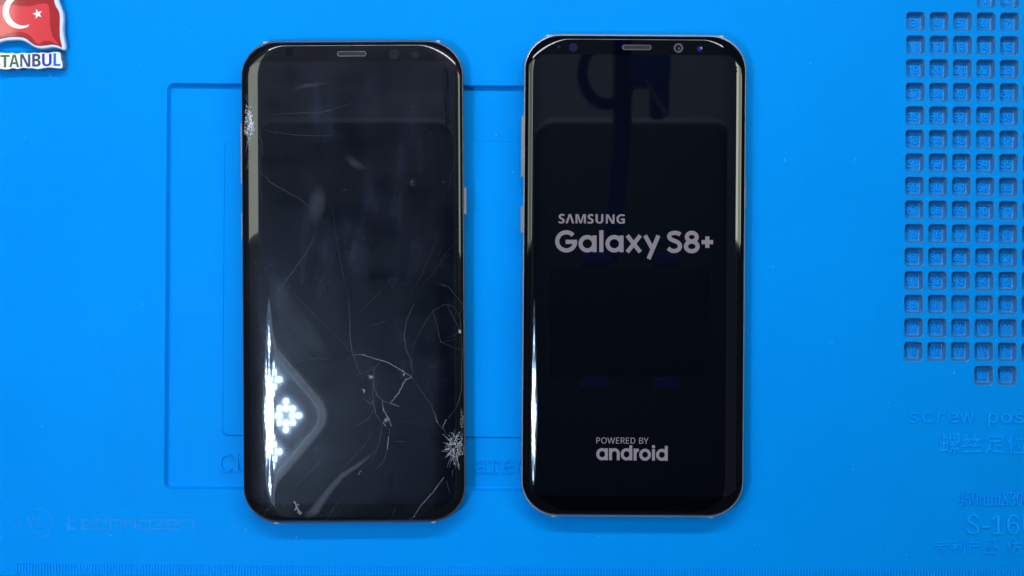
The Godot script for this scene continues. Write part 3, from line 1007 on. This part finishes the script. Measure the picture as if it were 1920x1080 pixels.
# ---------------------------------------------------------------- souvenir magnet
func make_magnet() -> void:
	var h := 4.0
	var q := func(x: float, y: float) -> Vector2: return mm(x / 7.714, y / 7.714, h)
	var c: Vector2 = q.call(300, 400)
	var t := thing("souvenir_magnet", "glossy red flag souvenir magnet with a coloured city name below", "magnet", Vector3(c.x, 0.05, c.y) * MM)
	var path := func(list: Array) -> PackedVector2Array:
		var out := PackedVector2Array()
		for i in range(0, list.size(), 2): out.append(q.call(list[i], list[i + 1]) - c)
		return smooth(out)
	var rim: PackedVector2Array = path.call([835, -20, 866, 80, 900, 170, 912, 280, 905, 400, 915, 520, 938, 650, 935, 705, 905, 722, 860, 700, 760, 680, 680, 690, 590, 700, 500, 680, 430, 640, 350, 592, 270, 574, 170, 578, 80, 584, 0, 604, -150, 660, -300, 690, -420, 670, -440, 600, -430, 400, -440, 200, -430, 0, -420, -200, -300, -160, -100, -200, 100, -260, 300, -280, 500, -230, 700, -210, 830, -230, 845, -150])
	var st := start()
	st.set_smooth_group(-1)
	prism(st, rim, 1.9, h - 0.35, 0.25)
	var edge := mat(0.62, 0.68, 0.75, 0.2)
	part("rim", done(st), edge, t)
	var field: PackedVector2Array = path.call([775, -20, 800, 80, 850, 170, 862, 280, 858, 400, 862, 520, 880, 620, 890, 682, 830, 655, 750, 642, 660, 653, 570, 662, 500, 648, 440, 610, 370, 555, 280, 533, 180, 530, 60, 545, 0, 560, -150, 615, -300, 650, -390, 640, -395, 400, -400, 200, -395, 0, -390, -150, -300, -110, -100, -150, 100, -210, 300, -230, 500, -185, 700, -165, 790, -180, 790, -100])
	var red := mat(0.36, 0.003, 0.008, 0.25, 0.0, 0.35)
	red.clearcoat_enabled = true
	red.clearcoat = 1.0
	red.clearcoat_roughness = 0.04
	st = start()
	st.set_smooth_group(-1)
	prism(st, field, h - 0.4, h, 0.15)
	var fld := part("flag", done(st), red, t)
	# printed folds with glossy sheen painted in: a paler red wave over the field
	var pale := red.duplicate()
	pale.albedo_color = lin(0.68, 0.03, 0.038)
	st = start()
	st.set_smooth_group(-1)
	prism(st, path.call([0, 80, 200, 75, 420, 92, 560, 60, 690, 60, 715, 170, 722, 300, 735, 430, 770, 540, 840, 635, 800, 628, 740, 600, 700, 592, 620, 600, 560, 640, 500, 590, 440, 520, 340, 470, 200, 465, 60, 500, -60, 520, -60, 300, -60, 150]), h - 0.02, h + 0.03)
	part("fold_with_sheen", done(st), pale, fld)
	var white := mat(0.82, 0.83, 0.85, 0.2)
	white.clearcoat_enabled = true
	white.clearcoat_roughness = 0.04
	var cres := PackedVector2Array()
	for k in 41:
		var a := deg_to_rad(lerpf(62, 298, k / 40.0))
		cres.append(q.call(290 + cos(a) * 250, 165 + sin(a) * 250) - c)
	for k in 41:
		var a := deg_to_rad(lerpf(294, 66, k / 40.0))
		cres.append(q.call(340 + cos(a) * 208, 163 + sin(a) * 208) - c)
	st = start()
	st.set_smooth_group(-1)
	prism(st, cres, h - 0.02, h + 0.06)
	part("crescent", done(st), white, fld)
	var star := PackedVector2Array()
	for k in 10:
		var a := PI + 0.05 + TAU * k / 10
		var r := 74.0 if k % 2 == 0 else 31.0
		star.append(q.call(545 + cos(a) * r, 202 + sin(a) * r) - c)
	st = start()
	st.set_smooth_group(-1)
	prism(st, star, h - 0.02, h + 0.07)
	part("star", done(st), white, fld)
	# name plate: grey acrylic sides, white scalloped face, one letter each
	var face := [-420, 770, -300, 762, -150, 768, -40, 758, 60, 765, 115, 772, 175, 762, 225, 775, 290, 770, 330, 762, 430, 772, 480, 762, 560, 765, 610, 758, 690, 768, 770, 752, 850, 752, 880, 770, 888, 850, 905, 900, 908, 975, 880, 990, 800, 985, 720, 975, 640, 985, 540, 1000, 460, 985, 420, 990, 340, 980, 250, 1000, 190, 985, 110, 1005, 40, 1000, -100, 990, -250, 1002, -420, 995]
	st = start()
	st.set_smooth_group(-1)
	prism(st, path.call(face), 0.0, h, 0.15)
	part("name_plate", done(st), mat(0.12, 0.17, 0.17, 0.15), t)
	st = start()
	st.set_smooth_group(-1)
	prism(st, path.call(face.map(func(v): return v)), h - 0.05, h + 0.04)
	var pl := part("plate_face", done(st), white, t)
	pl.scale = Vector3(0.992, 1, 0.985)
	pl.position = Vector3((1 - 0.992) * (q.call(240, 0).x - c.x), 0, (1 - 0.985) * (q.call(0, 880).y - c.y)) * MM
	var cols := {"g": mat(0.018, 0.1, 0.04, 0.25), "r": mat(0.35, 0.012, 0.02, 0.25), "p": mat(0.028, 0.022, 0.11, 0.25), "b": mat(0.01, 0.01, 0.38, 0.2), "l": mat(0.01, 0.1, 0.7, 0.15)}
	for s in [["I", -200, -170, "r"], ["S", -125, 6, "r"], ["T", 8, 140, "g"], ["A", 135, 280, "g"], ["N", 295, 442, "p"], ["B", 470, 592, "p"], ["U", 613, 752, "b"], ["L", 780, 880, "l"]]:
		var slope: float = (s[1] - 450) * -0.03
		var tm := text_mesh(s[0], "Droid Sans", true, 0.08)
		lay_text("letter", tm, cols[s[3]], pl, q.call(s[1], 780 + slope) - c, q.call(s[2], 966 + slope) - c, h + 0.03)
	# clear link between flag and plate
	st = start()
	st.set_smooth_group(-1)
	prism(st, path.call([-400, 600, -250, 640, -110, 620, -90, 700, -100, 790, -250, 800, -400, 790]), 0.3, 2.5)
	part("backing", done(st), mat(0.01, 0.2, 0.62, 0.3), t)

func smooth(p: PackedVector2Array) -> PackedVector2Array:
	var c := Curve2D.new()
	var n := p.size()
	for i in n + 1:
		var a := p[(i + n - 1) % n]; var b := p[(i + 1) % n]
		var tg := (b - a) / 6.0
		c.add_point(p[i % n], -tg.limit_length(p[i % n].distance_to(a) * 0.4), tg.limit_length(p[i % n].distance_to(b) * 0.4))
	var out := PackedVector2Array()
	for i in n:
		for s in 3: out.append(c.sample(i, s / 3.0))
	return out

# ---------------------------------------------------------------- lint on the mat
func make_dust() -> void:
	var st := start()
	st.set_smooth_group(-1)
	for q in [[1605, 300], [1667, 755], [461, 993], [555, 1006], [1121, 1005], [1415, 1020], [12, 942], [430, 905], [208, 1003], [94, 141], [45, 256], [262, 124], [1717, 803], [1789, 699], [930, 253], [964, 323], [432, 508], [268, 570], [1652, 1026], [1560, 640], [1470, 300], [150, 480], [1520, 120], [225, 700], [1600, 880], [1450, 500], [80, 800], [1700, 1040], [360, 60]]:
		var p := mm(q[0], q[1])
		for k in 2: speck(st, Vector3(p.x + rng.randfn() * 0.15, 0.02, p.y + rng.randfn() * 0.15), rng.randf_range(0.07, 0.16))
	var o := part("lint", done(st), M.dust, self)
	tag(o, "white specks of lint scattered over the blue mat", "lint", "", "stuff")
